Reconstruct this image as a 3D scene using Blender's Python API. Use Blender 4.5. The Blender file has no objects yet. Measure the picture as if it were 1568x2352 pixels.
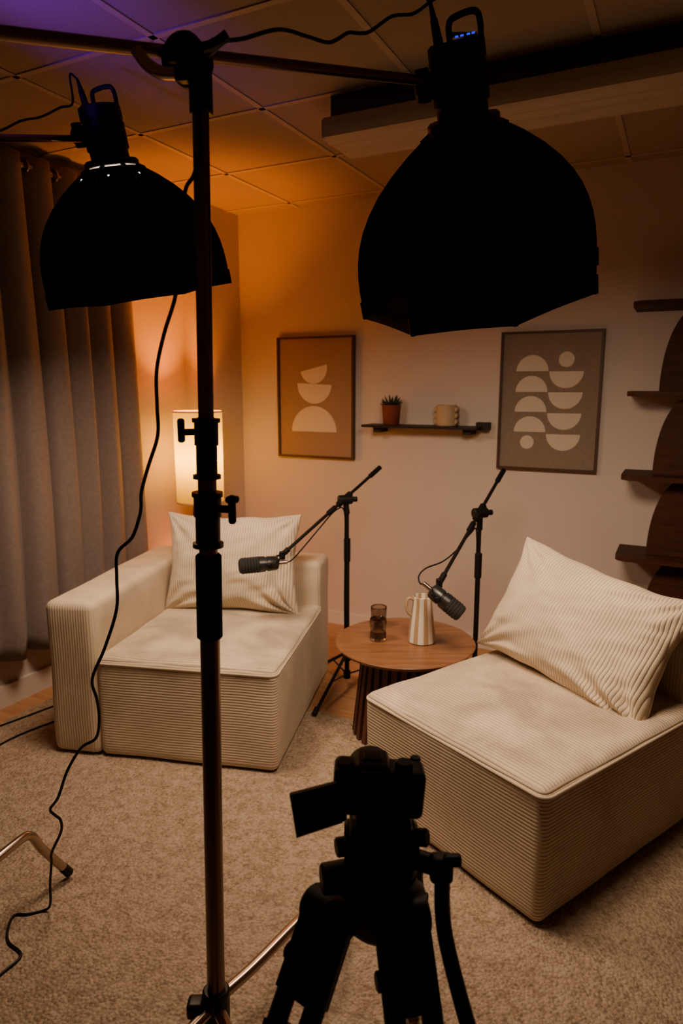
import bpy, bmesh, math, random
from mathutils import Vector, Matrix, noise
random.seed(7)
sc=bpy.context.scene
# ------------------------------------------------------------------ frames
YAW=math.radians(26.5); CY,SY=math.cos(YAW),math.sin(YAW)
CAM_XY=(2.498,-3.544)          # camera position in plan; camera-aligned "stage" axes are turned 26.5 deg from the room
def V(X,Y,z=0.0): return Vector((CAM_XY[0]+CY*X-SY*Y, CAM_XY[1]+SY*X+CY*Y, z))  # camera-aligned coordinates, mostly worked out from image pixels, to room coordinates
class Grp:
    def __init__(s,name,off=(0,0,0),frame='room',rot=0.0):
        s.off=Vector(off); e=bpy.data.objects.new(name,None); bpy.context.collection.objects.link(e)
        e.empty_display_size=.1
        if frame=='cam_view': e.location=V(*off); e.rotation_euler=(0,0,YAW)
        elif frame=='local': e.location=s.off; e.rotation_euler=(0,0,rot); s.off=Vector((0,0,0))
        else: e.location=s.off
        s.e=e
def add(name,verts,faces,mat,grp=None,smooth=True,mats=None,fmat=None):
    me=bpy.data.meshes.new(name)
    off=grp.off if grp else Vector((0,0,0))
    me.from_pydata([tuple(Vector(v)-off) for v in verts],[],faces)
    bm=bmesh.new(); bm.from_mesh(me); bmesh.ops.recalc_face_normals(bm,faces=bm.faces); bm.to_mesh(me); bm.free()
    if mats:
        for m in mats: me.materials.append(m)
        for p in me.polygons: p.material_index=fmat(p)
    else: me.materials.append(mat)
    for p in me.polygons: p.use_smooth=smooth
    if smooth:
        try: me.set_sharp_from_angle(angle=math.radians(40))
        except Exception: pass
    o=bpy.data.objects.new(name,me); bpy.context.collection.objects.link(o)
    if grp: o.parent=grp.e
    return o
# ------------------------------------------------------------------ materials
def nodes(m):
    m.use_nodes=True; nt=m.node_tree; b=nt.nodes['Principled BSDF']; return nt,b
def mat(name,col,rough=.6,metal=0,em=None,es=0,spec=None,bump=None,var=0,sheen=0,vs=6.0):
    m=bpy.data.materials.new(name); nt,b=nodes(m)
    b.inputs['Base Color'].default_value=(*col,1); b.inputs['Roughness'].default_value=rough; b.inputs['Metallic'].default_value=metal
    if spec is not None: b.inputs['Specular IOR Level'].default_value=spec
    if em: b.inputs['Emission Color'].default_value=(*em,1); b.inputs['Emission Strength'].default_value=es
    if sheen: b.inputs['Sheen Weight'].default_value=sheen; b.inputs['Sheen Roughness'].default_value=.5
    tc=nt.nodes.new('ShaderNodeTexCoord')
    if var:
        n=nt.nodes.new('ShaderNodeTexNoise'); n.inputs['Scale'].default_value=vs; n.inputs['Detail'].default_value=5
        nt.links.new(tc.outputs['Object'],n.inputs['Vector'])
        r=nt.nodes.new('ShaderNodeMapRange'); r.inputs[1].default_value=.3; r.inputs[2].default_value=.7
        r.inputs[3].default_value=1-var; r.inputs[4].default_value=1+var
        nt.links.new(n.outputs['Fac'],r.inputs[0])
        mx=nt.nodes.new('ShaderNodeVectorMath'); mx.operation='SCALE'; mx.inputs[0].default_value=col
        nt.links.new(r.outputs[0],mx.inputs['Scale']); nt.links.new(mx.outputs[0],b.inputs['Base Color'])
    if bump:
        n=nt.nodes.new('ShaderNodeTexNoise'); n.inputs['Scale'].default_value=bump[0]; n.inputs['Detail'].default_value=4
        nt.links.new(tc.outputs['Object'],n.inputs['Vector'])
        bp=nt.nodes.new('ShaderNodeBump'); bp.inputs['Distance'].default_value=bump[1]; bp.inputs['Strength'].default_value=1
        nt.links.new(n.outputs['Fac'],bp.inputs['Height']); nt.links.new(bp.outputs[0],b.inputs['Normal'])
    return m
def corduroy(name,axis,period=.0105,depth=.0022,col=(.62,.51,.38),vary=.12,groove_shade=.72):
    m=bpy.data.materials.new(name); nt,b=nodes(m); L=nt.links.new
    tc=nt.nodes.new('ShaderNodeTexCoord'); sp=nt.nodes.new('ShaderNodeSeparateXYZ')
    # gently wandering ribs
    nz=nt.nodes.new('ShaderNodeTexNoise'); nz.inputs['Scale'].default_value=3.5; nz.inputs['Detail'].default_value=2
    L(tc.outputs['Object'],nz.inputs['Vector'])
    L(tc.outputs['Object'],sp.inputs[0])
    wob=nt.nodes.new('ShaderNodeMath'); wob.operation='MULTIPLY_ADD'; L(nz.outputs['Fac'],wob.inputs[0]); wob.inputs[1].default_value=.012; L(sp.outputs[axis],wob.inputs[2])
    k=nt.nodes.new('ShaderNodeMath'); k.operation='MULTIPLY'; k.inputs[1].default_value=math.pi/period; L(wob.outputs[0],k.inputs[0])
    s=nt.nodes.new('ShaderNodeMath'); s.operation='SINE'; L(k.outputs[0],s.inputs[0])
    a=nt.nodes.new('ShaderNodeMath'); a.operation='ABSOLUTE'; L(s.outputs[0],a.inputs[0])
    p=nt.nodes.new('ShaderNodeMath'); p.operation='POWER'; p.inputs[1].default_value=.6; L(a.outputs[0],p.inputs[0])
    bp=nt.nodes.new('ShaderNodeBump'); bp.inputs['Distance'].default_value=depth; bp.inputs['Strength'].default_value=1
    L(p.outputs[0],bp.inputs['Height'])
    n2=nt.nodes.new('ShaderNodeTexNoise'); n2.inputs['Scale'].default_value=5; n2.inputs['Detail'].default_value=4; n2.inputs['Distortion'].default_value=.6
    L(tc.outputs['Object'],n2.inputs['Vector'])
    r=nt.nodes.new('ShaderNodeMapRange'); r.inputs[1].default_value=.35; r.inputs[2].default_value=.62; r.inputs[3].default_value=1-vary; r.inputs[4].default_value=1+vary*.6
    L(n2.outputs['Fac'],r.inputs[0])
    g=nt.nodes.new('ShaderNodeMapRange'); g.inputs[3].default_value=groove_shade; g.inputs[4].default_value=1; g.inputs[2].default_value=.7  # shade between the ribs, painted into the base colour
    L(p.outputs[0],g.inputs[0])
    mm=nt.nodes.new('ShaderNodeMath'); mm.operation='MULTIPLY'; L(r.outputs[0],mm.inputs[0]); L(g.outputs[0],mm.inputs[1])
    mx=nt.nodes.new('ShaderNodeVectorMath'); mx.operation='SCALE'; mx.inputs[0].default_value=col
    L(mm.outputs[0],mx.inputs['Scale']); L(mx.outputs[0],b.inputs['Base Color']); L(bp.outputs[0],b.inputs['Normal'])
    b.inputs['Roughness'].default_value=.9; b.inputs['Sheen Weight'].default_value=.1; b.inputs['Specular IOR Level'].default_value=.1
    return m
def wood(name,c1,c2,scale=6,rough=.45,stretch=(1,12,12),spec=.5):
    m=bpy.data.materials.new(name); nt,b=nodes(m); L=nt.links.new
    tc=nt.nodes.new('ShaderNodeTexCoord'); mp=nt.nodes.new('ShaderNodeMapping'); mp.inputs['Scale'].default_value=stretch
    n=nt.nodes.new('ShaderNodeTexNoise'); n.inputs['Scale'].default_value=scale; n.inputs['Detail'].default_value=6; n.inputs['Distortion'].default_value=.4
    r=nt.nodes.new('ShaderNodeValToRGB'); r.color_ramp.elements[0].position=.3; r.color_ramp.elements[1].position=.7
    r.color_ramp.elements[0].color=(*c1,1); r.color_ramp.elements[1].color=(*c2,1)
    L(tc.outputs['Object'],mp.inputs[0]); L(mp.outputs[0],n.inputs['Vector']); L(n.outputs['Fac'],r.inputs[0]); L(r.outputs[0],b.inputs['Base Color'])
    b.inputs['Roughness'].default_value=rough; b.inputs['Specular IOR Level'].default_value=spec
    return m
M_wall=mat('wall_paint',(.60,.52,.475),.9,bump=(220,.0008),spec=.2)
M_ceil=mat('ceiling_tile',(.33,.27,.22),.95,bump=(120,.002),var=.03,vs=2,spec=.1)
M_grid=mat('ceiling_tbar',(.39,.32,.26),.6)
M_trim=mat('trim_paint',(.66,.60,.55),.5)
M_floor=wood('oak_floor',(.34,.16,.07),(.50,.27,.12),4,.5,(1.5,14,1))
M_cz=corduroy('corduroy_level_ribs','Z'); M_cx=corduroy('corduroy_upright_ribs_x','X',groove_shade=.80,depth=.0014); M_cy=corduroy('corduroy_upright_ribs_y','Y',groove_shade=.84,depth=.0012)
M_topy=corduroy('corduroy_seat_top','Y',period=.0125,depth=.0028,vary=.26,groove_shade=.70); M_topx=corduroy('corduroy_arm_top','X',depth=.0008,vary=.12,groove_shade=.90)
M_pil=corduroy('corduroy_cushion','X',period=.0115,depth=.0026,col=(.70,.585,.44),groove_shade=.68)
M_pipe=mat('corduroy_piping',(.54,.44,.32),.8)
M_black=mat('black_plastic',(.005,.005,.005),.5,spec=.22)
M_fabric=mat('black_nylon',(.002,.002,.002),.8,spec=.08)
M_blackmetal=mat('black_metal',(.012,.010,.009),.38,.3,spec=.3)
M_chrome=mat('smoked_chrome',(.17,.11,.08),.3,1)
M_chrome2=mat('bright_chrome',(.42,.32,.25),.25,1)
M_mic=mat('mic_black',(.012,.013,.015),.35,spec=.6)
M_micmesh=mat('mic_foam',(.01,.011,.012),.7,bump=(700,.002))
M_curt=mat('curtain_linen',(.24,.186,.168),.9,bump=(500,.001),var=.10,vs=60,sheen=.1)
M_frame=mat('walnut_frame',(.07,.03,.014),.5,spec=.3)
M_can1=mat('canvas_tan',(.31,.20,.13),.9,bump=(400,.001),var=.05,vs=90)
M_can2=mat('canvas_taupe',(.235,.18,.14),.9,bump=(400,.001),var=.08,vs=90)
M_cream=mat('cream_paint',(.60,.52,.43),.85)
M_dark=wood('dark_walnut',(.040,.014,.007),(.070,.026,.013),6,.6,(1,10,10),.15)
M_shelf=mat('black_shelf_metal',(.022,.011,.008),.5,spec=.25)
M_terra=mat('terracotta',(.17,.028,.012),.75,var=.1,vs=30)
M_green=mat('succulent_green',(.022,.024,.010),.6)
M_tan=mat('stoneware',(.42,.29,.17),.7,var=.08,vs=40)
M_table=wood('table_veneer',(.17,.072,.030),(.27,.125,.053),5,.34,(1,9,1))
M_slat=mat('table_slats',(.085,.025,.012),.5,var=.1,vs=20)
M_diff=mat('fixture_diffuser',(.43,.35,.28),.35)
M_fixt=mat('fixture_housing',(.05,.037,.028),.6)
M_soft=mat('softbox_diffuser',(.8,.8,.8),.9,em=(1,.71,.475),es=40)
M_leak=mat('light_leak',(1,1,1),.5,em=(1,.95,.85),es=2.5)
M_blue=mat('blue_display',(0,0,0),.3,em=(.006,.008,1),es=1.3)
# rug
def rugmat():
    m=bpy.data.materials.new('looped_wool'); nt,b=nodes(m); L=nt.links.new
    tc=nt.nodes.new('ShaderNodeTexCoord')
    v=nt.nodes.new('ShaderNodeTexVoronoi'); v.inputs['Scale'].default_value=110
    n=nt.nodes.new('ShaderNodeTexNoise'); n.inputs['Scale'].default_value=34; n.inputs['Detail'].default_value=6; n.inputs['Roughness'].default_value=.7
    n2=nt.nodes.new('ShaderNodeTexNoise'); n2.inputs['Scale'].default_value=130
    for q in (v,n,n2): L(tc.outputs['Object'],q.inputs['Vector'])
    r=nt.nodes.new('ShaderNodeValToRGB'); e=r.color_ramp.elements
    e[0].position=.36; e[0].color=(.22,.15,.10,1); e[1].position=.58; e[1].color=(.44,.345,.25,1)
    mx=nt.nodes.new('ShaderNodeMath'); mx.operation='MULTIPLY_ADD'; L(n2.outputs['Fac'],mx.inputs[0]); mx.inputs[1].default_value=.45
    a=nt.nodes.new('ShaderNodeMath'); a.operation='MULTIPLY'; a.inputs[1].default_value=.55; L(n.outputs['Fac'],a.inputs[0]); L(a.outputs[0],mx.inputs[2])
    L(mx.outputs[0],r.inputs[0]); L(r.outputs[0],b.inputs['Base Color'])
    bp=nt.nodes.new('ShaderNodeBump'); bp.inputs['Distance'].default_value=.006; bp.invert=True; L(v.outputs['Distance'],bp.inputs['Height']); L(bp.outputs[0],b.inputs['Normal'])
    b.inputs['Roughness'].default_value=.95; b.inputs['Specular IOR Level'].default_value=.1
    return m
M_rug=rugmat()
def glassmat():
    m=bpy.data.materials.new('smoked_glass'); nt,b=nodes(m)
    b.inputs['Base Color'].default_value=(.56,.49,.44,1); b.inputs['Roughness'].default_value=.06; b.inputs['Transmission Weight'].default_value=1
    return m
M_glass=glassmat()
def jugmat():
    m=bpy.data.materials.new('striped_ceramic'); nt,b=nodes(m); L=nt.links.new
    tc=nt.nodes.new('ShaderNodeTexCoord'); sp=nt.nodes.new('ShaderNodeSeparateXYZ'); L(tc.outputs['Object'],sp.inputs[0])
    at=nt.nodes.new('ShaderNodeMath'); at.operation='ARCTAN2'; L(sp.outputs['Y'],at.inputs[0]); L(sp.outputs['X'],at.inputs[1])
    k=nt.nodes.new('ShaderNodeMath'); k.operation='MULTIPLY'; k.inputs[1].default_value=8; L(at.outputs[0],k.inputs[0])
    s=nt.nodes.new('ShaderNodeMath'); s.operation='SINE'; L(k.outputs[0],s.inputs[0])
    r=nt.nodes.new('ShaderNodeValToRGB'); e=r.color_ramp.elements; e[0].position=.5; e[0].color=(.72,.66,.58,1); e[1].position=.58; e[1].color=(.40,.27,.15,1)
    r2=nt.nodes.new('ShaderNodeMapRange'); r2.inputs[1].default_value=-1; L(s.outputs[0],r2.inputs[0])
    L(r2.outputs[0],r.inputs[0]); L(r.outputs[0],b.inputs['Base Color']); b.inputs['Roughness'].default_value=.35
    return m
M_jug=jugmat()
def shademat():
    m=bpy.data.materials.new('lamp_shade_fabric'); m.use_nodes=True; nt=m.node_tree; nt.nodes.clear(); L=nt.links.new
    o=nt.nodes.new('ShaderNodeOutputMaterial'); t=nt.nodes.new('ShaderNodeBsdfTranslucent'); d=nt.nodes.new('ShaderNodeBsdfDiffuse')
    t.inputs[0].default_value=(.17,.27,.01,1); d.inputs[0].default_value=(.45,.34,.05,1)
    mx=nt.nodes.new('ShaderNodeMixShader'); mx.inputs[0].default_value=.5; L(t.outputs[0],mx.inputs[1]); L(d.outputs[0],mx.inputs[2]); L(mx.outputs[0],o.inputs[0])
    return m
M_shade=shademat()
# ------------------------------------------------------------------ shape helpers
def rbox(name,lo,hi,r,mat,grp=None,n=1,fn=None,mats=None,fmat=None,seg=3,M=None):
    lo=Vector(lo);hi=Vector(hi)
    def samp(a,b):
        s=[a+r*i/seg for i in range(seg)]
        s+=[a+r+(b-a-2*r)*i/n for i in range(n+1)]
        s+=[b-r+r*i/seg for i in range(1,seg+1)]
        return s
    S=[samp(lo[i],hi[i]) for i in range(3)]
    vs=[];fs=[];idx={}
    def vid(p):
        k=(round(p[0],6),round(p[1],6),round(p[2],6))
        if k not in idx:
            idx[k]=len(vs); vs.append(Vector(p))
        return idx[k]
    for ax in range(3):
        a,b=[i for i in range(3) if i!=ax]
        for side in (lo[ax],hi[ax]):
            for i in range(len(S[a])-1):
                for j in range(len(S[b])-1):
                    q=[]
                    for (di,dj) in ((0,0),(1,0),(1,1),(0,1)):
                        p=[0,0,0]; p[ax]=side; p[a]=S[a][i+di]; p[b]=S[b][j+dj]; q.append(vid(p))
                    fs.append(q)
    out=[]
    for p in vs:
        c=Vector([min(max(p[i],lo[i]+r),hi[i]-r) for i in range(3)]); d=p-c
        if d.length>1e-9: p=c+d.normalized()*r
        if fn: p=fn(p)
        if M: p=M@p
        out.append(p)
    return add(name,out,fs,mat,grp,True,mats,fmat)
def box(name,lo,hi,mat,grp=None):
    x0,y0,z0=lo;x1,y1,z1=hi
    v=[(x0,y0,z0),(x1,y0,z0),(x1,y1,z0),(x0,y1,z0),(x0,y0,z1),(x1,y0,z1),(x1,y1,z1),(x0,y1,z1)]
    f=[(0,1,2,3),(4,5,6,7),(0,1,5,4),(1,2,6,5),(2,3,7,6),(3,0,4,7)]
    return add(name,v,f,mat,grp,False)
def ortho(a):
    a=Vector(a).normalized(); h=Vector((0,0,1)) if abs(a.z)<.9 else Vector((0,1,0))
    u=a.cross(h).normalized(); return a,u,a.cross(u).normalized()
def turned(name,p0,p1,prof,mat,grp=None,seg=20,caps=True):
    """revolve (t,r) profile along the axis p0->p1 ; t in metres"""
    p0=Vector(p0);p1=Vector(p1); a,u,w=ortho(p1-p0)
    vs=[];fs=[]
    for t,r in prof:
        for k in range(seg):
            th=2*math.pi*k/seg; vs.append(p0+a*t+(u*math.cos(th)+w*math.sin(th))*r)
    for i in range(len(prof)-1):
        for k in range(seg):
            k2=(k+1)%seg; fs.append((i*seg+k,i*seg+k2,(i+1)*seg+k2,(i+1)*seg+k))
    if caps:
        fs.append(tuple(range(seg))); fs.append(tuple((len(prof)-1)*seg+k for k in range(seg)))
    return add(name,vs,fs,mat,grp)
def cyl(name,p0,p1,r0,mat,grp=None,r1=None,seg=20):
    L=(Vector(p1)-Vector(p0)).length; r1=r0 if r1 is None else r1
    b=min(.15*min(r0,r1),L*.2)
    return turned(name,p0,p1,[(0,r0-b),(b,r0),(L-b,r1),(L,r1-b)],mat,grp,seg)
def smooth_path(pts,sub=6):
    P=[Vector(p) for p in pts]; P=[P[0]*2-P[1]]+P+[P[-1]*2-P[-2]]; out=[]
    for i in range(1,len(P)-2):
        for k in range(sub):
            t=k/sub; a,b,c,d=P[i-1],P[i],P[i+1],P[i+2]
            out.append(.5*((2*b)+(c-a)*t+(2*a-5*b+4*c-d)*t*t+(3*b-a-3*c+d)*t**3))
    out.append(P[-2]); return out
def tube(name,pts,r,mat,grp=None,sub=6,seg=8):
    P=smooth_path(pts,sub) if sub>1 else [Vector(p) for p in pts]
    vs=[];fs=[]; n=len(P); u=None
    for i,p in enumerate(P):
        a=(P[min(i+1,n-1)]-P[max(i-1,0)]).normalized()
        if u is None: _,u,_=ortho(a)
        u=(u-a*u.dot(a)).normalized(); w=a.cross(u)
        for k in range(seg):
            th=2*math.pi*k/seg; vs.append(p+(u*math.cos(th)+w*math.sin(th))*r)
    for i in range(n-1):
        for k in range(seg):
            k2=(k+1)%seg; fs.append((i*seg+k,i*seg+k2,(i+1)*seg+k2,(i+1)*seg+k))
    fs.append(tuple(range(seg))); fs.append(tuple((n-1)*seg+k for k in range(seg)))
    return add(name,vs,fs,mat,grp)
def prism(name,poly,y0,y1,mat,grp=None):
    """polygon in x-z, extruded along y"""
    n=len(poly); vs=[(x,y0,z) for x,z in poly]+[(x,y1,z) for x,z in poly]
    fs=[tuple(range(n)),tuple(range(n,2*n))]+[(i,(i+1)%n,n+(i+1)%n,n+i) for i in range(n)]
    return add(name,vs,fs,mat,grp,False)
# ------------------------------------------------------------------ room shell
XL,XR,YN,YB,ZC=-.14,4.3,-4.9,0.0,2.41
box('floor',(XL-.1,YN-.1,-.1),(XR+.1,YB+.1,0),M_floor)
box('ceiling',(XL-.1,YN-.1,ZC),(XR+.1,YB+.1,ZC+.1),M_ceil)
box('wall_back',(XL-.1,YB,0),(XR+.1,YB+.1,ZC),M_wall)
box('wall_left',(XL-.1,YN,0),(XL,YB,ZC),M_wall)
box('wall_right',(XR,YN,0),(XR+.1,YB,ZC),M_wall)
box('wall_front',(XL-.1,YN-.1,0),(XR+.1,YN,ZC),M_wall)
box('wall_corner_column',(XL,-.30,0),(.05,0,ZC),M_wall)
box('baseboard_back',(.05,-.014,0),(XR,0,.075),M_trim)
box('baseboard_left',(XL,YN,0),(XL+.016,-.30,.10),M_trim)
box('baseboard_right',(XR-.014,YN,0),(XR,YB,.075),M_trim)
box('baseboard_front',(XL,YN,0),(XR,YN+.014,.075),M_trim)
# ceiling T-bar grid
g=Grp('ceiling_grid_trim',(2,-2,ZC))
x=.46-.575
i=0
while x<XR:
    if x>XL: box('tbar_x%d'%i,(x-.011,YN,ZC-.004),(x+.011,YB,ZC),M_grid,g)
    x+=.575; i+=1
y=-.105; i=0
while y>YN:
    box('tbar_y%d'%i,(XL,y-.011,ZC-.004),(XR,y+.011,ZC),M_grid,g); y-=.575; i+=1
# rug
rbox('area_rug',(.0,-4.6,0.0),(3.9,-1.085,.012),.005,M_rug)
# ------------------------------------------------------------------ fluorescent fixture
g=Grp('fluorescent_ceiling_light',(2.2,-1.17,2.33))
box('housing',(1.31,-1.245,2.315),(3.0,-1.10,ZC),M_fixt,g)
DZ=-.022
prof=[(-1.29,2.345),(-1.294,2.315),(-1.284,2.285),(-1.255,2.270),(-1.225,2.272),(-1.205,2.285),(-1.18,2.274),(-1.155,2.274),(-1.13,2.285),(-1.11,2.272),(-1.08,2.270),(-1.05,2.285),(-1.04,2.315),(-1.044,2.345)]
vs=[(xx,yy,zz+DZ) for xx in (1.305,3.03) for yy,zz in prof]; n=len(prof)
add('diffuser',vs,[(i,i+1,n+i+1,n+i) for i in range(n-1)]+[(n-1,0,n,2*n-1)]+[tuple(range(n)),tuple(range(n,2*n))],M_diff,g,True)
rbox('end_cap',(1.288,-1.282,2.280+DZ),(1.32,-1.052,2.350+DZ),.012,M_diff,g)
# ------------------------------------------------------------------ curtain + rod
def curtain():
    g=Grp('curtain',(-.05,-1.7,0))
    y0,y1=-.825,-3.3; ns=560; nz=30; vs=[];fs=[]
    for j in range(nz+1):
        z=.235+(2.365-.235)*j/nz
        for i in range(ns+1):
            y=y0+(y1-y0)*i/ns; ph=(y0-y)/.150*2*math.pi
            f=j/nz; lo=(1-f)**.7
            ph+= (2.6*noise.noise(Vector((y*2.1,z*.35,1)))+.8*noise.noise(Vector((y*6,z*.5,2))))*lo
            amp=.040*(1+.75*noise.noise(Vector((y*3.1,z*.6,5)))*lo)
            x=-.062+amp*math.sin(ph)+.010*math.sin(2.3*ph+1+3*noise.noise(Vector((y*2,z*.4,8))))*lo
            vs.append((min(x,.0),y+.018*math.cos(ph),z))
    for j in range(nz):
        for i in range(ns):
            a=j*(ns+1)+i; fs.append((a,a+1,a+ns+2,a+ns+1))
    o=add('cloth',vs,fs,M_curt,g)
    s=o.modifiers.new('th','SOLIDIFY'); s.thickness=.003
    k=0; y=y0-.0375
    while y>y1:
        turned('eyelet_%d'%k,(-.062,y-.004,2.325),(-.062,y+.004,2.325),[(0,.019),(0,.028),(.002,.030),(.006,.030),(.008,.028),(.008,.019),(0,.019)],M_chrome2,g,16,False)
        y-=.075; k+=1
    g2=Grp('curtain_rod',(-.062,-2,2.325))
    cyl('rod',(-.062,-.80,2.325),(-.062,-3.4,2.325),.014,M_chrome2,g2)
    cyl('finial',(-.062,-.76,2.325),(-.062,-.80,2.325),.02,M_chrome2,g2)
    for yy in (-.81,-2.2): cyl('bracket_%d'%int(-yy*10),(-.14,yy,2.325),(-.062,yy,2.325),.009,M_chrome2,g2)
curtain()
# ------------------------------------------------------------------ wall art
def halfdisc(cx,cz,r,ang,up):
    pts=[]
    for k in range(25):
        t=math.pi*k/24
        x,z=r*math.cos(t),r*math.sin(t)*(1 if up else -1)
        pts.append((cx+x*math.cos(ang)-z*math.sin(ang),cz+x*math.sin(ang)+z*math.cos(ang)))
    return pts
def disc(cx,cz,r): return [(cx+r*math.cos(2*math.pi*k/32),cz+r*math.sin(2*math.pi*k/32)) for k in range(32)]
def art(x0,x1,z0,z1,canvas,shapes):
    g=Grp('framed_wall_art',((x0+x1)/2,-.014,(z0+z1)/2)); w=.012
    box('canvas',(x0+w,-.018,z0+w),(x1-w,-.002,z1-w),canvas,g)
    box('frame_left',(x0,-.03,z0),(x0+w,0,z1),M_frame,g); box('frame_right',(x1-w,-.03,z0),(x1,0,z1),M_frame,g)
    box('frame_top',(x0+w,-.03,z1-w),(x1-w,0,z1),M_frame,g); box('frame_bottom',(x0+w,-.03,z0),(x1-w,0,z0+w),M_frame,g)
    for i,s in enumerate(shapes): prism('painted_shape_%d'%i,s,-.0195,-.0175,M_cream,g)
art(.32,.82,1.005,1.70,M_can1,[halfdisc(.56,1.522,.088,math.radians(13),False),halfdisc(.565,1.432,.112,math.radians(-3),False),halfdisc(.56,1.158,.148,0,True)])
sh=[halfdisc(1.80,z,.078,0,True) for z in (1.492,1.391,1.292,1.192)]+[disc(1.79,1.14,.034),disc(1.962,1.547,.037)]
sh+=[halfdisc(1.964,z,.081,0,False) for z in (1.49,1.389,1.287,1.183)]
art(1.642,2.13,1.0,1.685,M_can2,sh)
# ------------------------------------------------------------------ wall shelf + pots
g=Grp('wall_shelf',(1.25,-.08,1.21))
box('board',(.925,-.15,1.200),(1.565,-.002,1.214),M_shelf,g)
for nm,xx in (('bracket_left',1.0),('bracket_right',1.50)):
    box(nm,(xx-.02,-.11,1.172),(xx+.02,0,1.200),M_shelf,g)
box('end_block',(1.535,-.06,1.195),(1.60,0,1.235),M_shelf,g)
g=Grp('potted_succulent',(1.075,-.085,1.214))
turned('pot',(1.075,-.085,1.215),(1.075,-.085,2),[(0,.040),(.003,.043),(.085,.050),(.105,.052),(.105,.046),(.09,.044)],M_terra,g,28)
for k in range(26):
    a=k*2.399; tilt=.25+.95*(k/26); L=.072-.015*(k/26)
    d=Vector((math.cos(a)*math.sin(tilt),math.sin(a)*math.sin(tilt),math.cos(tilt)))
    p=Vector((1.075,-.085,1.305))+Vector((math.cos(a),math.sin(a),0))*.012
    turned('leaf_%d'%k,p,p+d,[(0,.005),(L*.4,.006),(L*.8,.0035),(L,.0008)],M_green,g,7)
g=Grp('ribbed_cup',(1.385,-.085,1.214))
turned('cup',(1.385,-.085,1.215),(1.385,-.085,2),[(0,.05),(.004,.054),(.105,.054),(.108,.052),(.108,.047),(.01,.046)],M_tan,g,36)
for sx in (-1,1):
    for k in range(3):
        zz=1.237+k*.032
        turned('ear_%d_%d'%(sx,k),(1.385+sx*.052,-.105,zz),(1.385+sx*.052,-.065,zz),[(0,.010),(.004,.013),(.036,.013),(.04,.010)],M_tan,g,16)
# ------------------------------------------------------------------ bookshelf
g=Grp('walnut_bookshelf',(2.7,-.15,0))
for i,z in enumerate((.285,.645,1.015,1.385,1.765)):
    x0,x1,r=2.26,3.15,.05
    out=[(x0,-.005)]+[(x0+r-r*math.cos(t*math.pi/16),-.28+r-r*math.sin(t*math.pi/16)) for t in range(9)]+[(x1-r+r*math.sin(t*math.pi/16),-.28+r-r*math.cos(t*math.pi/16)) for t in range(9)]+[(x1,-.005)]
    n=len(out); vs=[(a,b,z-.011) for a,b in out]+[(a,b,z+.011) for a,b in out]
    add('shelf_%d'%i,vs,[tuple(range(n)),tuple(range(n,2*n))]+[(k,(k+1)%n,n+(k+1)%n,n+k) for k in range(n)],M_dark,g,False)
for i,(za,zb) in enumerate(((0,.274),(.296,.634),(.656,1.004),(1.026,1.374),(1.396,1.754))):
    left=[];h=zb-za
    for k in range(17):
        t=k/16; xx=2.385+.13*(1-math.sqrt(max(0,1-(t)**2.2)))
        left.append((xx,za+h*t))
    right=[(2.705+(2.705-xx),zz) for xx,zz in reversed(left)]
    prism('scalloped_panel_%d'%i,left+right,-.17,-.145,M_dark,g)
box('back_rail',(2.52,-.02,0),(2.89,-.004,1.75),M_dark,g)
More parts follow.
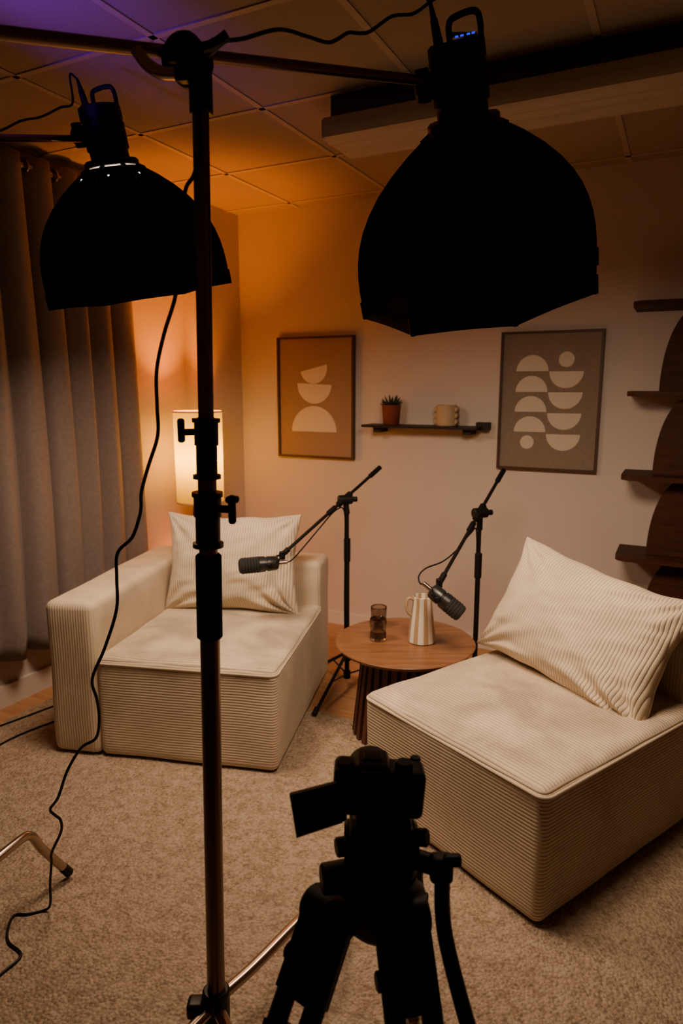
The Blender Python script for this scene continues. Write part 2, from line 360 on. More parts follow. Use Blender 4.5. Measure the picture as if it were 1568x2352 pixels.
# ------------------------------------------------------------------ sofas
def wob(amp,sc_,seed):
    def f(p):
        return Vector((p.x+amp*noise.noise(Vector((p.y*sc_,p.z*sc_,seed))),p.y+amp*noise.noise(Vector((p.x*sc_,p.z*sc_,seed+3))),p.z))
    return f
def seat_fn(lo,hi,dome,seed):
    def f(p):
        q=wob(.006,4,seed)(p)
        u=(p.x-lo[0])/(hi[0]-lo[0])*2-1; v=(p.y-lo[1])/(hi[1]-lo[1])*2-1
        if p.z>hi[2]-.04:
            q.z+=dome*(1-u*u)*(1-v*v)+.007*noise.noise(Vector((p.x*6,p.y*6,seed+8)))
        return q
    return f
def fm_std(p):
    return 1 if abs(p.normal.z)>.7 else 0
def fm_arm(p):
    n=p.normal
    return 2 if abs(n.z)>.7 else (0 if abs(n.y)>abs(n.x) else 1)
def pillow(name,parent_rot,loc,W,Hh,T,lean,roll,seed,slump=0):
    N=64; vs=[];fs=[]; cols=N+1
    for side in (1,-1):
        for j in range(N+1):
            for i in range(N+1):
                u=math.sin((i/N*2-1)*math.pi/2*.999); v=math.sin((j/N*2-1)*math.pi/2*.999)
                x=W/2*u*(1-.10*(1-v*v)); y=Hh/2*v*(1-.10*(1-u*u))
                x+=.008*noise.noise(Vector((v*2.5,seed,0)))*abs(u); y+=.010*noise.noise(Vector((u*2.5,seed,3)))*abs(v)
                y-=slump*max(0,v)*(1-u*u)*.5
                t=T/2*((1-u*u)*(1-v*v))**.40*(1-.22*v)
                t*=1+.12*noise.noise(Vector((u*1.5,v*1.5,seed)))
                ed=(1-max(abs(u),abs(v)))
                # radiating gathers toward the corners
                wr=0
                for cu,cv,am in ((-1,-1,1),(1,-1,1.7),(1,1,.7),(-1,1,.7)):
                    du,dv=u-cu,v-cv; rr=math.hypot(du,dv); an=math.atan2(dv,du)
                    wr+=am*math.exp(-rr*2.2)*math.sin(an*12+seed+2*noise.noise(Vector((rr*2,an,seed))))*.022*min(1,rr*2.5)
                wr+=.007*noise.noise(Vector((u*2.2+v*3,v*7-u*3,seed+4)))
                wr*=min(1,ed*7)
                vs.append(Vector((x,y,side*t+wr)))
    for s in (0,1):
        b=s*cols*cols
        for j in range(N):
            for i in range(N):
                a=b+j*cols+i; fs.append((a,a+1,a+cols+1,a+cols))
    me=bpy.data.meshes.new(name); me.from_pydata([tuple(v) for v in vs],[],fs)
    bm=bmesh.new(); bm.from_mesh(me); bmesh.ops.remove_doubles(bm,verts=bm.verts,dist=.0006); bmesh.ops.recalc_face_normals(bm,faces=bm.faces); bm.to_mesh(me); bm.free()
    me.materials.append(M_pil)
    for p in me.polygons: p.use_smooth=True
    o=bpy.data.objects.new(name,me); bpy.context.collection.objects.link(o)
    # local x = width, y = up, z = facing out (toward -y of chair)
    B=Matrix(((1,0,0,0),(0,0,-1,0),(0,1,0,0),(0,0,0,1)))
    o.matrix_world=Matrix.Translation(loc)@Matrix.Rotation(parent_rot,4,'Z')@Matrix.Rotation(-lean,4,'X')@Matrix.Rotation(roll,4,'Y')@B
    return o
def piping(x0,x1,y1,z,g,left=True):
    r=.03; P=[]
    if left: P+=[(x0-.001,y1,z),(x0-.001,r,z)]+[(x0+r-(r+.001)*math.cos(a),r-(r+.001)*math.sin(a),z) for a in [math.pi/2*k/6 for k in range(1,6)]]+[(x0+r,-.001,z)]
    else: P+=[(x0+.01,-.001,z)]
    P+=[(x1-r,-.001,z)]+[(x1-r+(r+.001)*math.sin(a),r-(r+.001)*math.cos(a),z) for a in [math.pi/2*k/6 for k in range(1,6)]]+[(x1+.001,r,z),(x1+.001,y1,z)]
    Q=[]
    for a,b in zip(P[:-1],P[1:]):
        a=Vector(a);b=Vector(b); n=max(1,int((b-a).length/.04))
        Q+=[a.lerp(b,k/n) for k in range(n)]
    Q.append(Vector(P[-1]))
    tube('seat_piping',Q,.0042,M_pipe,g,1,8)
rotL=math.radians(16.1)
gl=Grp('corduroy_armchair',(.40,-1.845,0),'local',rotL)
Z0=.016
lo,hi=(.195,0,Z0),(.90,.80,.415)
rbox('seat',lo,hi,.028,None,gl,n=14,fn=seat_fn(lo,hi,.018,1),mats=[M_cz,M_topy],fmat=fm_std)
lo,hi=(0,-.005,Z0),(.20,.97,.625)
rbox('arm',lo,hi,.032,None,gl,n=10,fn=wob(.006,4,2),mats=[M_cx,M_cy,M_topx],fmat=fm_arm)
lo,hi=(.195,.765,Z0),(.90,.97,.62)
rbox('backrest',lo,hi,.032,None,gl,n=10,fn=wob(.006,4,3),mats=[M_cx,M_cy,M_topx],fmat=fm_arm)
piping(.195,.90,.76,.393,gl,False)
def LW(o,rot,x,y,z): return Vector((o[0]+x*math.cos(rot)-y*math.sin(rot),o[1]+x*math.sin(rot)+y*math.cos(rot),z))
pillow('corduroy_cushion',rotL,LW((.40,-1.845),rotL,.512,.665,.626),.64,.455,.19,math.radians(14),math.radians(-1),11)
rotR=math.radians(-26.87); OR=(1.609,-1.59)
gr=Grp('corduroy_slipper_chair',(OR[0],OR[1],0),'local',rotR)
lo,hi=(0,0,Z0),(.73,.80,.41)
rbox('seat',lo,hi,.028,None,gr,n=14,fn=seat_fn(lo,hi,.018,21),mats=[M_cz,M_topy],fmat=fm_std)
lo,hi=(0,.765,Z0),(.73,.97,.62)
rbox('backrest',lo,hi,.032,None,gr,n=10,fn=wob(.006,4,23),mats=[M_cx,M_cy,M_topx],fmat=fm_arm)
piping(0,.73,.76,.388,gr)
pillow('corduroy_cushion',rotR,LW(OR,rotR,.362,.650,.604),.71,.455,.21,math.radians(25),math.radians(8),31,slump=.01)
# ------------------------------------------------------------------ coffee table (stage coords centre .258,2.637)
TX,TY=.258,2.637; TH=.40; TB=.013
g=Grp('round_side_table',(TX,TY,0),'cam_view')
turned('top',(TX,TY,TH-.022),(TX,TY,1),[(0,.262),(.004,.272),(.018,.283),(.022,.280),(.022,0.001)],M_table,g,64)
for k in range(30):
    a=2*math.pi*k/30; ca,sa=math.cos(a),math.sin(a)
    p0=Vector((TX+ca*.205,TY+sa*.205,TB)); p1=Vector((TX+ca*.165,TY+sa*.165,TH-.022))
    t=Vector((-sa,ca,0))*.011; rr=Vector((ca,sa,0))*.008
    vs=[p0-t-rr,p0+t-rr,p0+t+rr,p0-t+rr,p1-t-rr,p1+t-rr,p1+t+rr,p1-t+rr]
    add('slat_%d'%k,vs,[(0,1,2,3),(4,5,6,7),(0,1,5,4),(1,2,6,5),(2,3,7,6),(3,0,4,7)],M_slat,g,False)
turned('base_ring',(TX,TY,TB),(TX,TY,1),[(0,.17),(0,.196),(.02,.194),(.02,.17),(0,.17)],M_slat,g,48,False)
turned('core',(TX,TY,TB),(TX,TY,1),[(0,.12),(TH-.022-TB,.11)],M_slat,g,32)
def tumbler(X,Y):
    g=Grp('smoked_glass_tumbler',(X,Y,TH),'cam_view')
    turned('glass',(X,Y,TH+.001),(X,Y,1),[(0,.001),(0,.029),(.004,.033),(.035,.033),(.038,.031),(.041,.033),(.088,.0345),(.090,.0335),(.088,.0315),(.012,.029),(.010,.001)],M_glass,g,36,False)
tumbler(.149,2.645); tumbler(.160,2.80)
X,Y=.325,2.63
g=Grp('ceramic_pitcher',(X,Y,TH),'cam_view')
turned('body',(X,Y,TH+.001),(X,Y,1),[(0,.05),(.003,.056),(.06,.051),(.12,.044),(.165,.039),(.188,.040),(.190,.038),(.185,.036),(.12,.040),(.01,.05),(.008,.001)],M_jug,g,40)
tube('handle',[(X-.036,Y-.005,TH+.178),(X-.056,Y-.007,TH+.183),(X-.066,Y-.008,TH+.160),(X-.060,Y-.008,TH+.128),(X-.045,Y-.006,TH+.112)],.006,M_jug,g,6,10)
tube('spout',[(X+.03,Y+.01,TH+.168),(X+.042,Y+.013,TH+.183),(X+.05,Y+.015,TH+.193)],.010,M_jug,g,4,10)
# ------------------------------------------------------------------ floor lamp
LX,LY=.11,-.52
g=Grp('floor_lamp',(LX,LY,0))
turned('shade',(LX,LY,.785),(LX,LY,2),[(0,.129),(.50,.132)],M_shade,g,48,False)
for z in (.787,1.283): turned('shade_rim_%d'%int(z*10),(LX,LY,z-.004),(LX,LY,2),[(0,.131),(0,.135),(.008,.135),(.008,.131),(0,.131)],mat('shade_rim_fabric%d'%int(z*10),(.6,.4,.2),.8),g,48,False)
for k in range(3):
    a=math.radians(200+120*k); cyl('leg_%d'%k,(LX+.02*math.cos(a),LY+.02*math.sin(a),.86),(LX+.13*math.cos(a),LY+.13*math.sin(a),.0),.011,M_slat,g,.008)
cyl('hub',(LX,LY,.80),(LX,LY,.88),.028,M_slat,g)
M_bulb=mat('warm_bulb',(1,.8,.5),.4,em=(1,.36,.02),es=20)
turned('bulb',(LX,LY,.93),(LX,LY,2),[(0,.012),(.02,.02),(.05,.032),(.08,.028),(.095,.005)],M_bulb,g,20)
cyl('socket',(LX,LY,.88),(LX,LY,.93),.015,M_black,g)
def light(name,kind,loc,energy,col,**kw):
    l=bpy.data.lights.new(name,kind); l.energy=energy; l.color=col
    for k,v in kw.items(): setattr(l,k,v)
    o=bpy.data.objects.new(name,l); bpy.context.collection.objects.link(o); o.location=loc
    return o
lb=light('lamp_glow','POINT',(LX,LY,1.03),105,(1,.235,.0),shadow_soft_size=.05)
# ------------------------------------------------------------------ mic stands
def mic_stand(px,py,ztop,b0,b1,feet,hub):
    g=Grp('boom_mic_stand',(px,py,0),'cam_view')
    cyl('lower_tube',(px,py,.06),(px,py,.62*ztop+.12),.011,M_blackmetal,g)
    cyl('upper_tube',(px,py,.5),(px,py,ztop),.0085,M_blackmetal,g)
    cyl('height_clutch',(px,py,.62*ztop+.06),(px,py,.62*ztop+.17),.0155,M_black,g)
    cyl('leg_hub',(px,py,hub-.03),(px,py,hub+.05),.021,M_black,g)
    cyl('leg_slider',(px,py,.05),(px,py,.09),.017,M_black,g)
    for k,(fx,fy) in enumerate(feet):
        tube('leg_%d'%k,[(px,py,hub+.01),(fx,fy,.022)],.008,M_blackmetal,g,1,8)
        mx,my=(px*.5+fx*.5),(py*.5+fy*.5)
        tube('brace_%d'%k,[(px,py,.07),(mx,my,hub*.5+.015)],.004,M_blackmetal,g,1,6)
        d=(Vector((fx,fy,.022))-Vector((px,py,hub+.01))).normalized()
        cyl('foot_%d'%k,Vector((fx,fy,.028))-d*.03,Vector((fx,fy,.026))+d*.006,.0115,M_black,g)
    b0=Vector(b0);b1=Vector(b1); d=(b1-b0).normalized()
    cyl('boom',b0,b1,.0075,M_blackmetal,g)
    cyl('boom_end_cap',b0-d*.01,b0+d*.07,.0115,M_black,g)
    c=Vector((px,py,ztop)); t=(c-b0).dot(d); q=b0+d*t
    cyl('boom_sleeve',q-d*.04,q+d*.05,.015,M_black,g)
    cyl('tilt_clutch',q+Vector((-.030,-.01,-.005)),q+Vector((.032,.01,-.005)),.022,M_black,g)
    cyl('clutch_knob',q+Vector((.032,.01,-.005)),q+Vector((.055,.015,-.005)),.012,M_black,g)
    cyl('boom_joint',q+d*.07,q+d*.12,.0125,M_black,g)
    cyl('clutch_neck',(px,py,ztop-.06),(q.x,q.y,q.z),.013,M_black,g)
    cyl('boom_tip',b1-d*.04,b1+d*.01,.012,M_black,g)
    return g
mic_stand(.026,3.06,.905,(.177,3.22,1.035),(-.25,2.80,.718),[(-.117,2.744),(-.11,3.27),(.30,3.13)],.17)
mic_stand(.588,2.85,.875,(.718,3.02,1.045),(.384,2.56,.672),[(.60,3.09),(.40,2.93),(.72,2.72)],.15)
def microphone(back,front,joint,cable):
    b=Vector(back);f=Vector(front);a=(f-b).normalized(); L=(f-b).length
    g=Grp('broadcast_microphone',tuple(b),'cam_view')
    turned('body',b,f,[(0,.012),(.004,.024),(.012,.030),(.05,.032),(.052,.029),(.058,.029),(.060,.033),(.085,.034)],M_mic,g,28)
    pr=[(.085,.031)]
    t=.087
    while t<L-.02: pr+=[(t,.034),(t+.008,.034),(t+.010,.0315)]; t+=.012
    pr+=[(L-.012,.033),(L-.003,.028),(L,.018)]
    turned('windscreen',b,f,pr,M_micmesh,g,28)
    j=Vector(joint)
    side=a.cross(Vector((0,0,1))).normalized()
    for s in (-1,1):
        tube('yoke_%d'%s,[b+a*.045+side*s*.038,b+a*.02+side*s*.040+Vector((0,0,.012)),j+side*s*.014],.0045,M_black,g,4,8)
        cyl('yoke_knob_%d'%s,b+a*.045+side*s*.032,b+a*.045+side*s*.048,.011,M_black,g)
    cyl('yoke_mount',j-Vector((0,0,.018)),j+Vector((0,0,.016)),.013,M_black,g)
    cyl('xlr_plug',b-a*.035,b,.009,M_chrome2,g)
    tube('cable',[b-a*.03]+list(cable),.0032,M_black,g,6,8)
microphone((-.262,2.775,.690),(-.424,2.73,.686),(-.25,2.80,.716),[(-.21,2.80,.695),(-.16,2.86,.74),(-.09,2.95,.81),(-.027,3.02,.868),(.012,3.055,.86),(.016,3.045,.70),(.014,3.045,.40),(.02,3.05,.10)])
microphone((.338,2.50,.658),(.452,2.45,.572),(.378,2.55,.668),[(.300,2.52,.675),(.298,2.54,.70),(.33,2.57,.722),(.40,2.62,.735),(.47,2.70,.765),(.541,2.80,.81),(.575,2.84,.80),(.578,2.84,.5),(.58,2.85,.1)])
# ------------------------------------------------------------------ softbox lights
HL=.165
def softbox(ring,rimc,R,rot,led=True,leak=False):
    ring=Vector(ring);rc=Vector(rimc);a=(rc-ring).normalized();D=(rc-ring).length
    g=Grp('softbox_studio_light',tuple(ring),'cam_view')
    u=(Vector((1,0,0))-a*a.x).normalized(); w=a.cross(u).normalized()
    NT=16;NA=6;vs=[];fs=[]
    def rad(t,fr):
        rr=.078+(R-.078)*(1-(1-t)**2.7)
        ph=(fr-.5)*math.pi/4; k=math.cos(math.pi/8)/math.cos(ph)
        k=1+(k-1)*min(1,.25+t*.9)
        k*=1-.018*math.sin(math.pi*fr)*math.sin(math.pi*min(1,t))
        return rr*k
    rows=[(i/NT,0) for i in range(NT+1)]+[(1,.03)]
    for t,ex in rows:
        for k in range(8*NA):
            fr=(k%NA)/NA; th=rot+2*math.pi*k/(8*NA)
            r=rad(t,fr)
            e2=ex*(1-.10*math.sin(math.pi*fr)) if ex else 0
            vs.append(ring+a*(D*t+e2)+(u*math.cos(th)+w*math.sin(th))*(r+(.004 if ex else 0)))
    n=8*NA
    for i in range(len(rows)-1):
        for k in range(n):
            k2=(k+1)%n; fs.append((i*n+k,i*n+k2,(i+1)*n+k2,(i+1)*n+k))
    o=add('dome',vs,fs,M_fabric,g); s=o.modifiers.new('t','SOLIDIFY'); s.thickness=.003; s.offset=-1
    for k in range(8):
        th=rot+2*math.pi*k/8; d=u*math.cos(th)+w*math.sin(th)
        pts=[ring+a*(D*t)+d*(rad(t,0)+.002) for t in [i/10 for i in range(11)]]
        tube('rib_%d'%k,pts,.0032,M_blackmetal,g,1,6)
        cyl('rib_tip_%d'%k,pts[-1]-a*.012,pts[-1]+a*.03,.007,M_black,g)
        cyl('hinge_%d'%k,ring+d*.066-a*.006,ring+d*.098+a*.012,.007,M_blackmetal,g)
        if leak and (d.y<.3):
            for q in (-.012,.006):
                e=d*.112+(u*-math.sin(th)+w*math.cos(th))*(q*2.2)
                cyl('leak_glow_%d_%d'%(k,int(q*1000)),ring+e+a*.026,ring+e*1.06+a*.036,.0030,M_leak,g)  # emissive pegs imitate light leaking out around the speed ring
    RC=.13; tr=1-RC/D; rr_=rad(tr,0)*.965      # front cloth sits recessed inside the skirt
    c0=rc-a*RC
    vs=[c0]+[c0+(u*math.cos(rot+2*math.pi*k/8)+w*math.sin(rot+2*math.pi*k/8))*rr_ for k in range(8)]
    add('diffuser',vs,[(0,1+k,1+(k+1)%8) for k in range(8)],M_soft,g,False)
    turned('speed_ring',ring-a*.022,ring,[(0,.060),(0,.074),(.006,.080),(.018,.080),(.022,.074),(.022,.060)],M_blackmetal,g,32)
    if not leak: turned('ring_collar',ring-a*.008,ring+a*.006,[(0,.01),(0,.079),(.014,.086),(.014,.01)],M_blackmetal,g,32,False)
    turned('head',ring-a*HL,ring,[(0,.052),(.006,.060),(.04,.061),(.042,.058),(.046,.058),(.048,.061),(.115,.061),(.12,.056),(.145,.056),(.15,.064),(.155,.064)],M_black,g,28)
    t0=ring-a*HL
    tube('handle',[t0+u*.052+a*.02,t0+u*.054-a*.022,t0+u*.044-a*.042,t0+u*.006-a*.040,t0-u*.010-a*.030,t0-u*.012+a*.005],.0065,M_black,g,5,8)
    cyl('plug',t0-u*.035+a*.01,t0-u*.040-a*.045,.011,M_black,g,.008)
    cyl('plug_strain',t0-u*.040-a*.045,t0-u*.043-a*.072,.0065,M_black,g,.004)
    if led:
        rbox('display_hood',(-.026,-.004,-.002),(.026,.004,.006),.002,M_black,g,M=Matrix.Translation(t0-a*.003+w*.045+u*.012))
        for k,dx in enumerate((-.012,-.001,.012,.022)):
            c=t0+u*(dx+.008)+w*.0495-a*.0045
            vs=[c-u*.0035-a*.0018,c+u*.0035-a*.0018,c+u*.0035+a*.0018,c-u*.0035+a*.0018]
            add('readout_%d'%k,vs,[(0,1,2,3)],M_blue,g,False)
    m=ring-a*.095
    cyl('tilt_knuckle',m-u*.055,m-u*.080,.026,M_black,g)
    cyl('receiver',m-u*.078+a*.03,m-u*.078-a*.035,.015,M_black,g)
    cyl('tilt_knob',m-u*.082,m-u*.096,.02,M_black,g)
    return m-u*.08,t0-u*.043-a*.072
aR,pR=softbox((.273,1.65,1.980),(.342,1.775,1.674),.292,math.radians(-5))
aL,pL=softbox((-.686,2.20,2.058),(-.645,2.275,1.735),.290,math.radians(5),leak=True,led=False)
# ------------------------------------------------------------------ stands
def c_stand(base,top,arm_pts,legs):
    base=Vector(base);top=Vector(top)
    def at(z): return base+(top-base)*((z-base.z)/(top.z-base.z))
    g=Grp('c_stand',(base.x,base.y,0),'cam_view')
    cyl('lower_tube',at(.06),at(1.0),.018,M_chrome,g,seg=28)
    cyl('foam_grip',at(.955),at(1.115),.0235,M_fabric,g,seg=28)
    cyl('mid_tube',at(1.0),at(1.36),.0165,M_chrome,g,seg=28)
    def col(n,z0,z1,r,rf,fl):
        pr=[(0,rf),(fl,rf),(fl+.001,r),((z1-z0)*.55,r),((z1-z0)*.56,r+.0025),(z1-z0-fl-.001,r+.0025),(z1-z0-fl,rf),(z1-z0,rf)]
        turned(n,at(z0),at(z1),pr,M_blackmetal,g,28)
    col('lower_lock',1.128,1.228,.022,.0275,.008); col('upper_lock',1.252,1.358,.0185,.0245,.007)
    k=at(1.20)
    cyl('lock_screw',k+Vector((.015,-.01,0)),k+Vector((.045,-.02,0)),.007,M_blackmetal,g)
    rbox('wing_knob',k+Vector((.040,-.028,-.026)),k+Vector((.054,-.014,.026)),.006,M_blackmetal,g)
    rbox('wing_ear',k+Vector((.036,-.03,.012)),k+Vector((.060,-.012,.024)),.005,M_blackmetal,g)
    k=at(1.335)
    cyl('lever_screw',k+Vector((-.015,-.01,0)),k+Vector((-.035,-.02,0)),.006,M_blackmetal,g)
    rbox('lever',k+Vector((-.045,-.028,-.018)),k+Vector((-.033,-.014,.024)),.005,M_blackmetal,g)
    cyl('upper_tube',at(1.34),at(top.z-.03),.0135,M_chrome,g,seg=28)
    c=Vector(at(top.z))
    cyl('head_socket',c+Vector((0,0,-.075)),c+Vector((0,0,.012)),.019,M_blackmetal,g)
    cyl('grip_plate_rear',c+Vector((-.012,.012,0)),c+Vector((-.016,-.004,0)),.036,M_blackmetal,g,seg=28)
    cyl('grip_plate_front',c+Vector((-.018,-.008,0)),c+Vector((-.024,-.03,0)),.036,M_blackmetal,g,seg=28)
    cyl('grip_screw',c+Vector((-.02,-.02,0)),c+Vector((-.034,-.075,-.018)),.012,M_blackmetal,g)
    h=c+Vector((-.040,-.075,-.032))
    tube('grip_handle',[h+Vector((.016,0,-.014)),h+Vector((-.006,-.002,-.013)),h+Vector((-.026,0,.0)),h+Vector((-.040,0,.018))],.0095,M_chrome2,g,5,10)
    cyl('top_screw',c+Vector((.01,-.01,.008)),c+Vector((.032,-.03,.016)),.009,M_blackmetal,g)
    tube('top_wing',[c+Vector((.012,-.04,.004)),c+Vector((.030,-.038,.010)),c+Vector((.050,-.036,.024))],.0085,M_blackmetal,g,4,8)
    cyl('leg_hub',at(.06),at(.20),.028,M_blackmetal,g)
    rbox('hub_clamp',at(.17)+Vector((-.055,-.035,-.012)),at(.17)+Vector((-.02,.0,.022)),.008,M_blackmetal,g)
    for i,l in enumerate(legs):
        tube('leg_%d'%i,l,.0125,M_chrome2,g,6,14)
        cyl('leg_foot_%d'%i,Vector(l[-1])+(Vector(l[-2])-Vector(l[-1])).normalized()*.035,l[-1],.0135,M_blackmetal,g)
    cyl('boom_arm',arm_pts[0],arm_pts[1],.010,M_chrome,g,seg=20)
    return g
def leg(bx,by,ang,L):
    c,s_=math.cos(ang),math.sin(ang)
    return [(bx+c*.02,by+s_*.02,.165),(bx+c*L*.35,by+s_*L*.35,.17),(bx+c*L*.66,by+s_*L*.66,.175),(bx+c*L*.76,by+s_*L*.76,.163),(bx+c*L*.83,by+s_*L*.83,.12),(bx+c*L,by+s_*L,.028)]
bx,by=-.259,1.2
legs=[[(bx+.01,by+.02,.165),(-.19,1.29,.168),(-.105,1.40,.178),(-.070,1.437,.180),(-.045,1.468,.155),(-.02,1.495,.10),(.01,1.53,.028)],leg(bx,by,math.radians(238),.42),leg(bx,by,math.radians(300),.42)]
c_stand((bx,by,.06),(-.226,1.2,1.920),[(-.50,.99,1.872),(.195,1.60,2.054)],legs)
bx,by=-.985,1.42
legs=[[(bx+.01,by+.02,.19),(-.93,1.50,.20),(-.875,1.63,.21),(-.855,1.685,.20),(-.835,1.71,.14),(-.787,1.758,.028)],leg(bx,by,math.radians(180),.40),leg(bx,by,math.radians(290),.40)]
c_stand((bx,by,.06),(-.985,1.42,1.865),[(-1.04,1.27,1.835),(-.755,2.20,2.140)],legs)
# ------------------------------------------------------------------ cables
g=Grp('power_cable',(-.24,1.2,0),'cam_view')
tube('cable',[(-.236,1.165,1.90),(-.226,1.17,1.870),(-.224,1.17,1.785),(-.236,1.17,1.745),(-.251,1.17,1.720),(-.262,1.175,1.65),(-.274,1.18,1.567),(-.300,1.19,1.50),(-.318,1.20,1.440),(-.323,1.21,1.38),(-.327,1.22,1.327),(-.352,1.24,1.27),(-.370,1.25,1.221),(-.378,1.27,1.19),(-.386,1.28,1.166),(-.405,1.29,1.125),(-.438,1.30,1.092),(-.446,1.31,1.04),(-.457,1.33,.967),(-.49,1.34,.88),(-.528,1.36,.803),(-.529,1.38,.75),(-.534,1.40,.693),(-.552,1.42,.635),(-.595,1.44,.60),(-.64,1.46,.53),(-.675,1.48,.45),(-.706,1.50,.405),(-.700,1.51,.382),(-.690,1.515,.365),(-.698,1.53,.323),(-.735,1.55,.25),(-.747,1.57,.208),(-.770,1.60,.12),(-.783,1.62,.05),(-.80,1.63,.018),(-.845,1.615,.016),(-.879,1.61,.016),(-.872,1.56,.016),(-.85,1.52,.016),(-.80,1.48,.016),(-.82,1.43,.016),(-.86,1.36,.016),(-.95,1.32,.016)],.0034,M_black,g,5,8)
g=Grp('lamp_power_cable',(0,1.4,2.05),'cam_view')
tube('cable',[(-.236,1.165,1.90),(-.21,1.20,1.95),(-.185,1.24,1.971),(-.162,1.26,1.983),(-.108,1.30,2.015),(-.065,1.35,2.028),(-.027,1.38,2.031),(-.008,1.40,2.045),(.013,1.43,2.070),(.035,1.45,2.078),(.056,1.47,2.091),(.101,1.52,2.141),(.145,1.55,2.160),(.18,1.57,2.19),(.205,1.575,2.21),tuple(Vector(pR)+Vector((-.006,0,.012))),tuple(pR)],.0034,M_black,g,6,8)
g=Grp('lamp_power_cable',(-.85,2.0,2.1),'cam_view')
tube('cable',[(-.985,1.45,1.88),(-.93,1.7,1.98),(-.895,1.9,2.055),(-.851,1.97,2.108),(-.825,2.04,2.143),(-.79,2.09,2.185),(-.765,2.12,2.208),tuple(Vector(pL)+Vector((-.02,0,.010))),tuple(pL)],.0032,M_black,g,6,8)
g=Grp('floor_cable',(.3,-1.5,0))
tube('cable',[(-.03,-2.4,.016),(.15,-2.05,.016),(.17,-1.82,.016),(.22,-1.62,.016),(.28,-1.42,.016)],.004,M_black,g,5,8)
tube('cable_tail',[(-.03,-2.0,.016),(.02,-1.85,.016),(.08,-1.6,.016),(.14,-1.3,.016)],.004,M_black,g,5,8)
# ------------------------------------------------------------------ photo camera on tripod
g=Grp('mirrorless_camera',(.055,.91,.80),'cam_view')
R=Matrix.Translation((.055,.91,.84))@Matrix.Rotation(math.radians(4),4,'Y')@Matrix.Translation((-.055,-.91,-.84))
def cb(n,lo,hi,r,m=M_black): return rbox(n,lo,hi,r,m,g,M=R)
cb('body',(-.012,.885,.800),(.120,.935,.872),.010)
cb('grip',(.082,.90,.797),(.122,.955,.864),.012)
cb('viewfinder_hump',(.015,.872,.858),(.066,.93,.888),.009)
cb('eyecup',(.022,.862,.862),(.058,.885,.884),.006)
cb('hot_shoe',(.028,.89,.887),(.054,.915,.891),.002)
cb('thumb_rest',(.088,.882,.815),(.118,.89,.86),.004)
cyl('mode_dial',R@Vector((.088,.905,.869)),R@Vector((.088,.905,.882)),.013,M_black,g)
cyl('exposure_dial',R@Vector((.002,.905,.869)),R@Vector((.002,.905,.877)),.012,M_black,g)
cyl('shutter_button',R@Vector((.108,.935,.862)),R@Vector((.108,.935,.873)),.008,M_black,g)
turned('lens',R@Vector((.045,.93,.826)),R@Vector((.045,1.06,.820)),[(0,.033),(.02,.035),(.022,.033),(.040,.033),(.042,.035),(.055,.035),(.055,.028),(.050,.026)],M_black,g,32)
vs=[(-.073,.872,.847),(.002,.884,.861),(.002,.884,.796),(-.064,.872,.780)]
vs+= [(x,y+.007,z) for x,y,z in vs]
add('flip_screen',vs,[(0,1,2,3),(4,5,6,7),(0,1,5,4),(1,2,6,5),(2,3,7,6),(3,0,4,7)],M_black,g,False)
cyl('screen_hinge',(.002,.886,.80),(.002,.886,.856),.006,M_black,g)
g=Grp('camera_tripod',(.06,.92,0),'cam_view')
rbox('quick_release_plate',(.02,.88,.786),(.10,.96,.799),.004,M_black,g)
rbox('head_top',(.012,.875,.752),(.104,.965,.788),.010,M_black,g)
cyl('fluid_cartridge',(.004,.92,.735),(.114,.92,.735),.036,M_black,g,seg=28)
rbox('head_body',(.008,.885,.690),(.110,.955,.755),.016,M_black,g)
cyl('pan_base',(.058,.92,.655),(.058,.92,.70),.056,M_black,g,seg=28)
cyl('pan_knob',(.02,.90,.700),(-.030,.89,.700),.024,M_black,g,.022,24)
cyl('tilt_knob',(.01,.90,.748),(-.008,.895,.748),.014,M_black,g)
cyl('drag_knob',(.10,.90,.762),(.125,.89,.768),.013,M_black,g)
cyl('handle_arm',(.10,.91,.722),(.150,.885,.722),.015,M_black,g)
rbox('handle_rosette',(.128,.872,.702),(.162,.90,.742),.008,M_black,g)
rbox('rosette_lever',(.146,.866,.735),(.172,.882,.752),.005,M_black,g)
tube('pan_handle',[(.146,.88,.715),(.147,.875,.66),(.152,.86,.62),(.168,.83,.56),(.19,.79,.49),(.20,.77,.44)],.0115,M_black,g,5,14)
cyl('pan_handle_grip',(.19,.79,.49),(.22,.73,.33),.016,M_black,g)
turned('bowl',(.058,.92,.60),(.058,.92,.67),[(0,.045),(.02,.062),(.055,.070),(.07,.056)],M_black,g,28)
cyl('center_column',(.058,.92,.58),(.058,.92,.62),.018,M_black,g)
tips=[((-.018,.895,.640),(-.27,.60,.014)),((.088,.885,.640),(.17,.50,.014)),((.088,.965,.640),(.16,1.32,.014))]
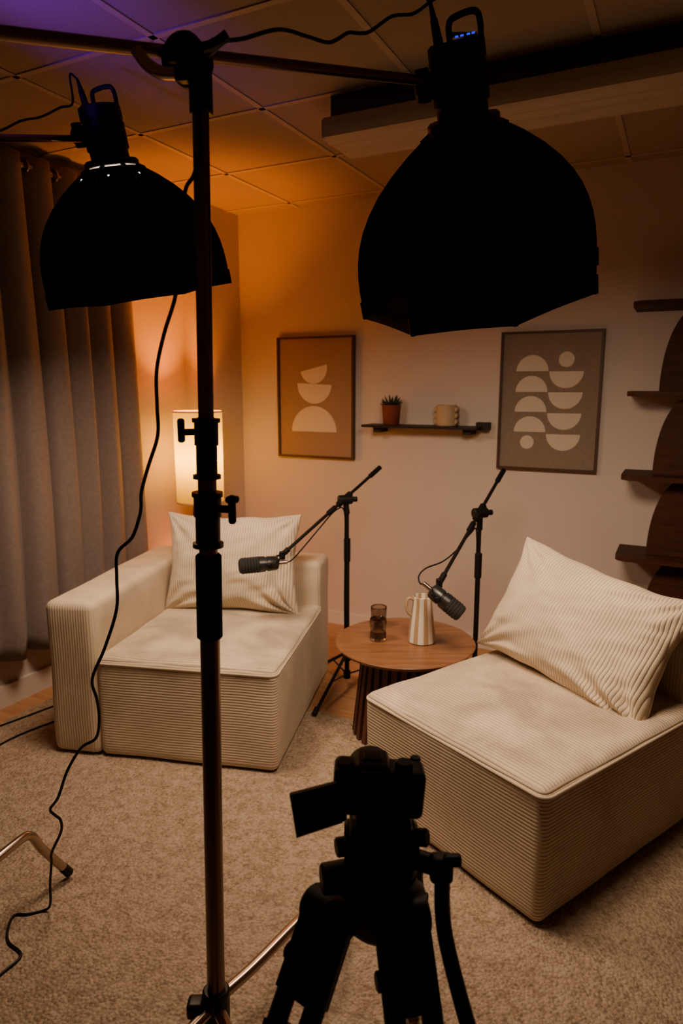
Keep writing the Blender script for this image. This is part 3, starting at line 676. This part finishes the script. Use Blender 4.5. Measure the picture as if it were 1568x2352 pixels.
for k,(a,b) in enumerate(tips):
    a=Vector(a);b=Vector(b);d=(b-a).normalized(); side=d.cross(Vector((0,0,1))).normalized()
    cyl('leg_shoulder_%d'%k,a-side*.040,a+side*.040,.028,M_black,g)
    L=(b-a).length
    for s in (-1,1):
        cyl('leg_tube_%d_%d'%(k,s),a+side*s*.027,a+side*s*.027+d*L*.48,.0155,M_black,g)
    for q,(t0,t1) in enumerate(((.02,.16),(.22,.255),(.30,.33),(.42,.50))):
        c0=a+d*L*t0;c1=a+d*L*t1
        _s=side*.038; _n=d.cross(side).normalized()*.018
        vs=[c0-_s-_n,c0+_s-_n,c0+_s+_n,c0-_s+_n,c1-_s-_n,c1+_s-_n,c1+_s+_n,c1-_s+_n]
        add('leg_plate_%d_%d'%(k,q),vs,[(0,1,2,3),(4,5,6,7),(0,1,5,4),(1,2,6,5),(2,3,7,6),(3,0,4,7)],M_black,g,False)
    cyl('leg_lock_%d'%k,a+d*L*.10+side*.030,a+d*L*.10+side*.048,.014,M_black,g)
    cyl('leg_lower_%d'%k,a+d*L*.44,b-d*.02,.014,M_black,g)
    cyl('leg_foot_%d'%k,b-d*.06,b+Vector((0,0,.016)),.018,M_black,g)
# ------------------------------------------------------------------ violet accent spot clamped to the second stand (out of frame)
g=Grp('led_accent_spotlight',(.93,-2.66,1.99))
p=Vector((.93,-2.66,1.99)); tgt=Vector((.95,-2.08,2.41)); dd=(tgt-p).normalized()
turned('housing',p-dd*.10,p,[(0,.03),(.02,.038),(.10,.045),(.10,.040),(.085,.038)],M_black,g,24)
cyl('clamp',p-dd*.06,(.985,-2.70,1.80),.008,M_black,g)
vl=light('violet_spot','SPOT',tuple(p+dd*.005),26,(.22,.02,1),spot_size=math.radians(50),spot_blend=1.0,shadow_soft_size=.03)
vl.rotation_euler=dd.to_track_quat('-Z','Y').to_euler()
# ------------------------------------------------------------------ world + camera
w=bpy.data.worlds.new('world'); sc.world=w; w.use_nodes=True
w.node_tree.nodes['Background'].inputs[0].default_value=(.05,.035,.025,1)
cd=bpy.data.cameras.new('camera'); cam=bpy.data.objects.new('camera',cd); bpy.context.collection.objects.link(cam)
cam.location=(CAM_XY[0],CAM_XY[1],1.41); cam.rotation_euler=(math.radians(90-10.3),0,YAW)
cd.sensor_fit='VERTICAL'; cd.sensor_height=36; cd.lens=24; cd.clip_start=.05
cd.dof.use_dof=True; cd.dof.focus_distance=1.7; cd.dof.aperture_fstop=4.0
sc.camera=cam
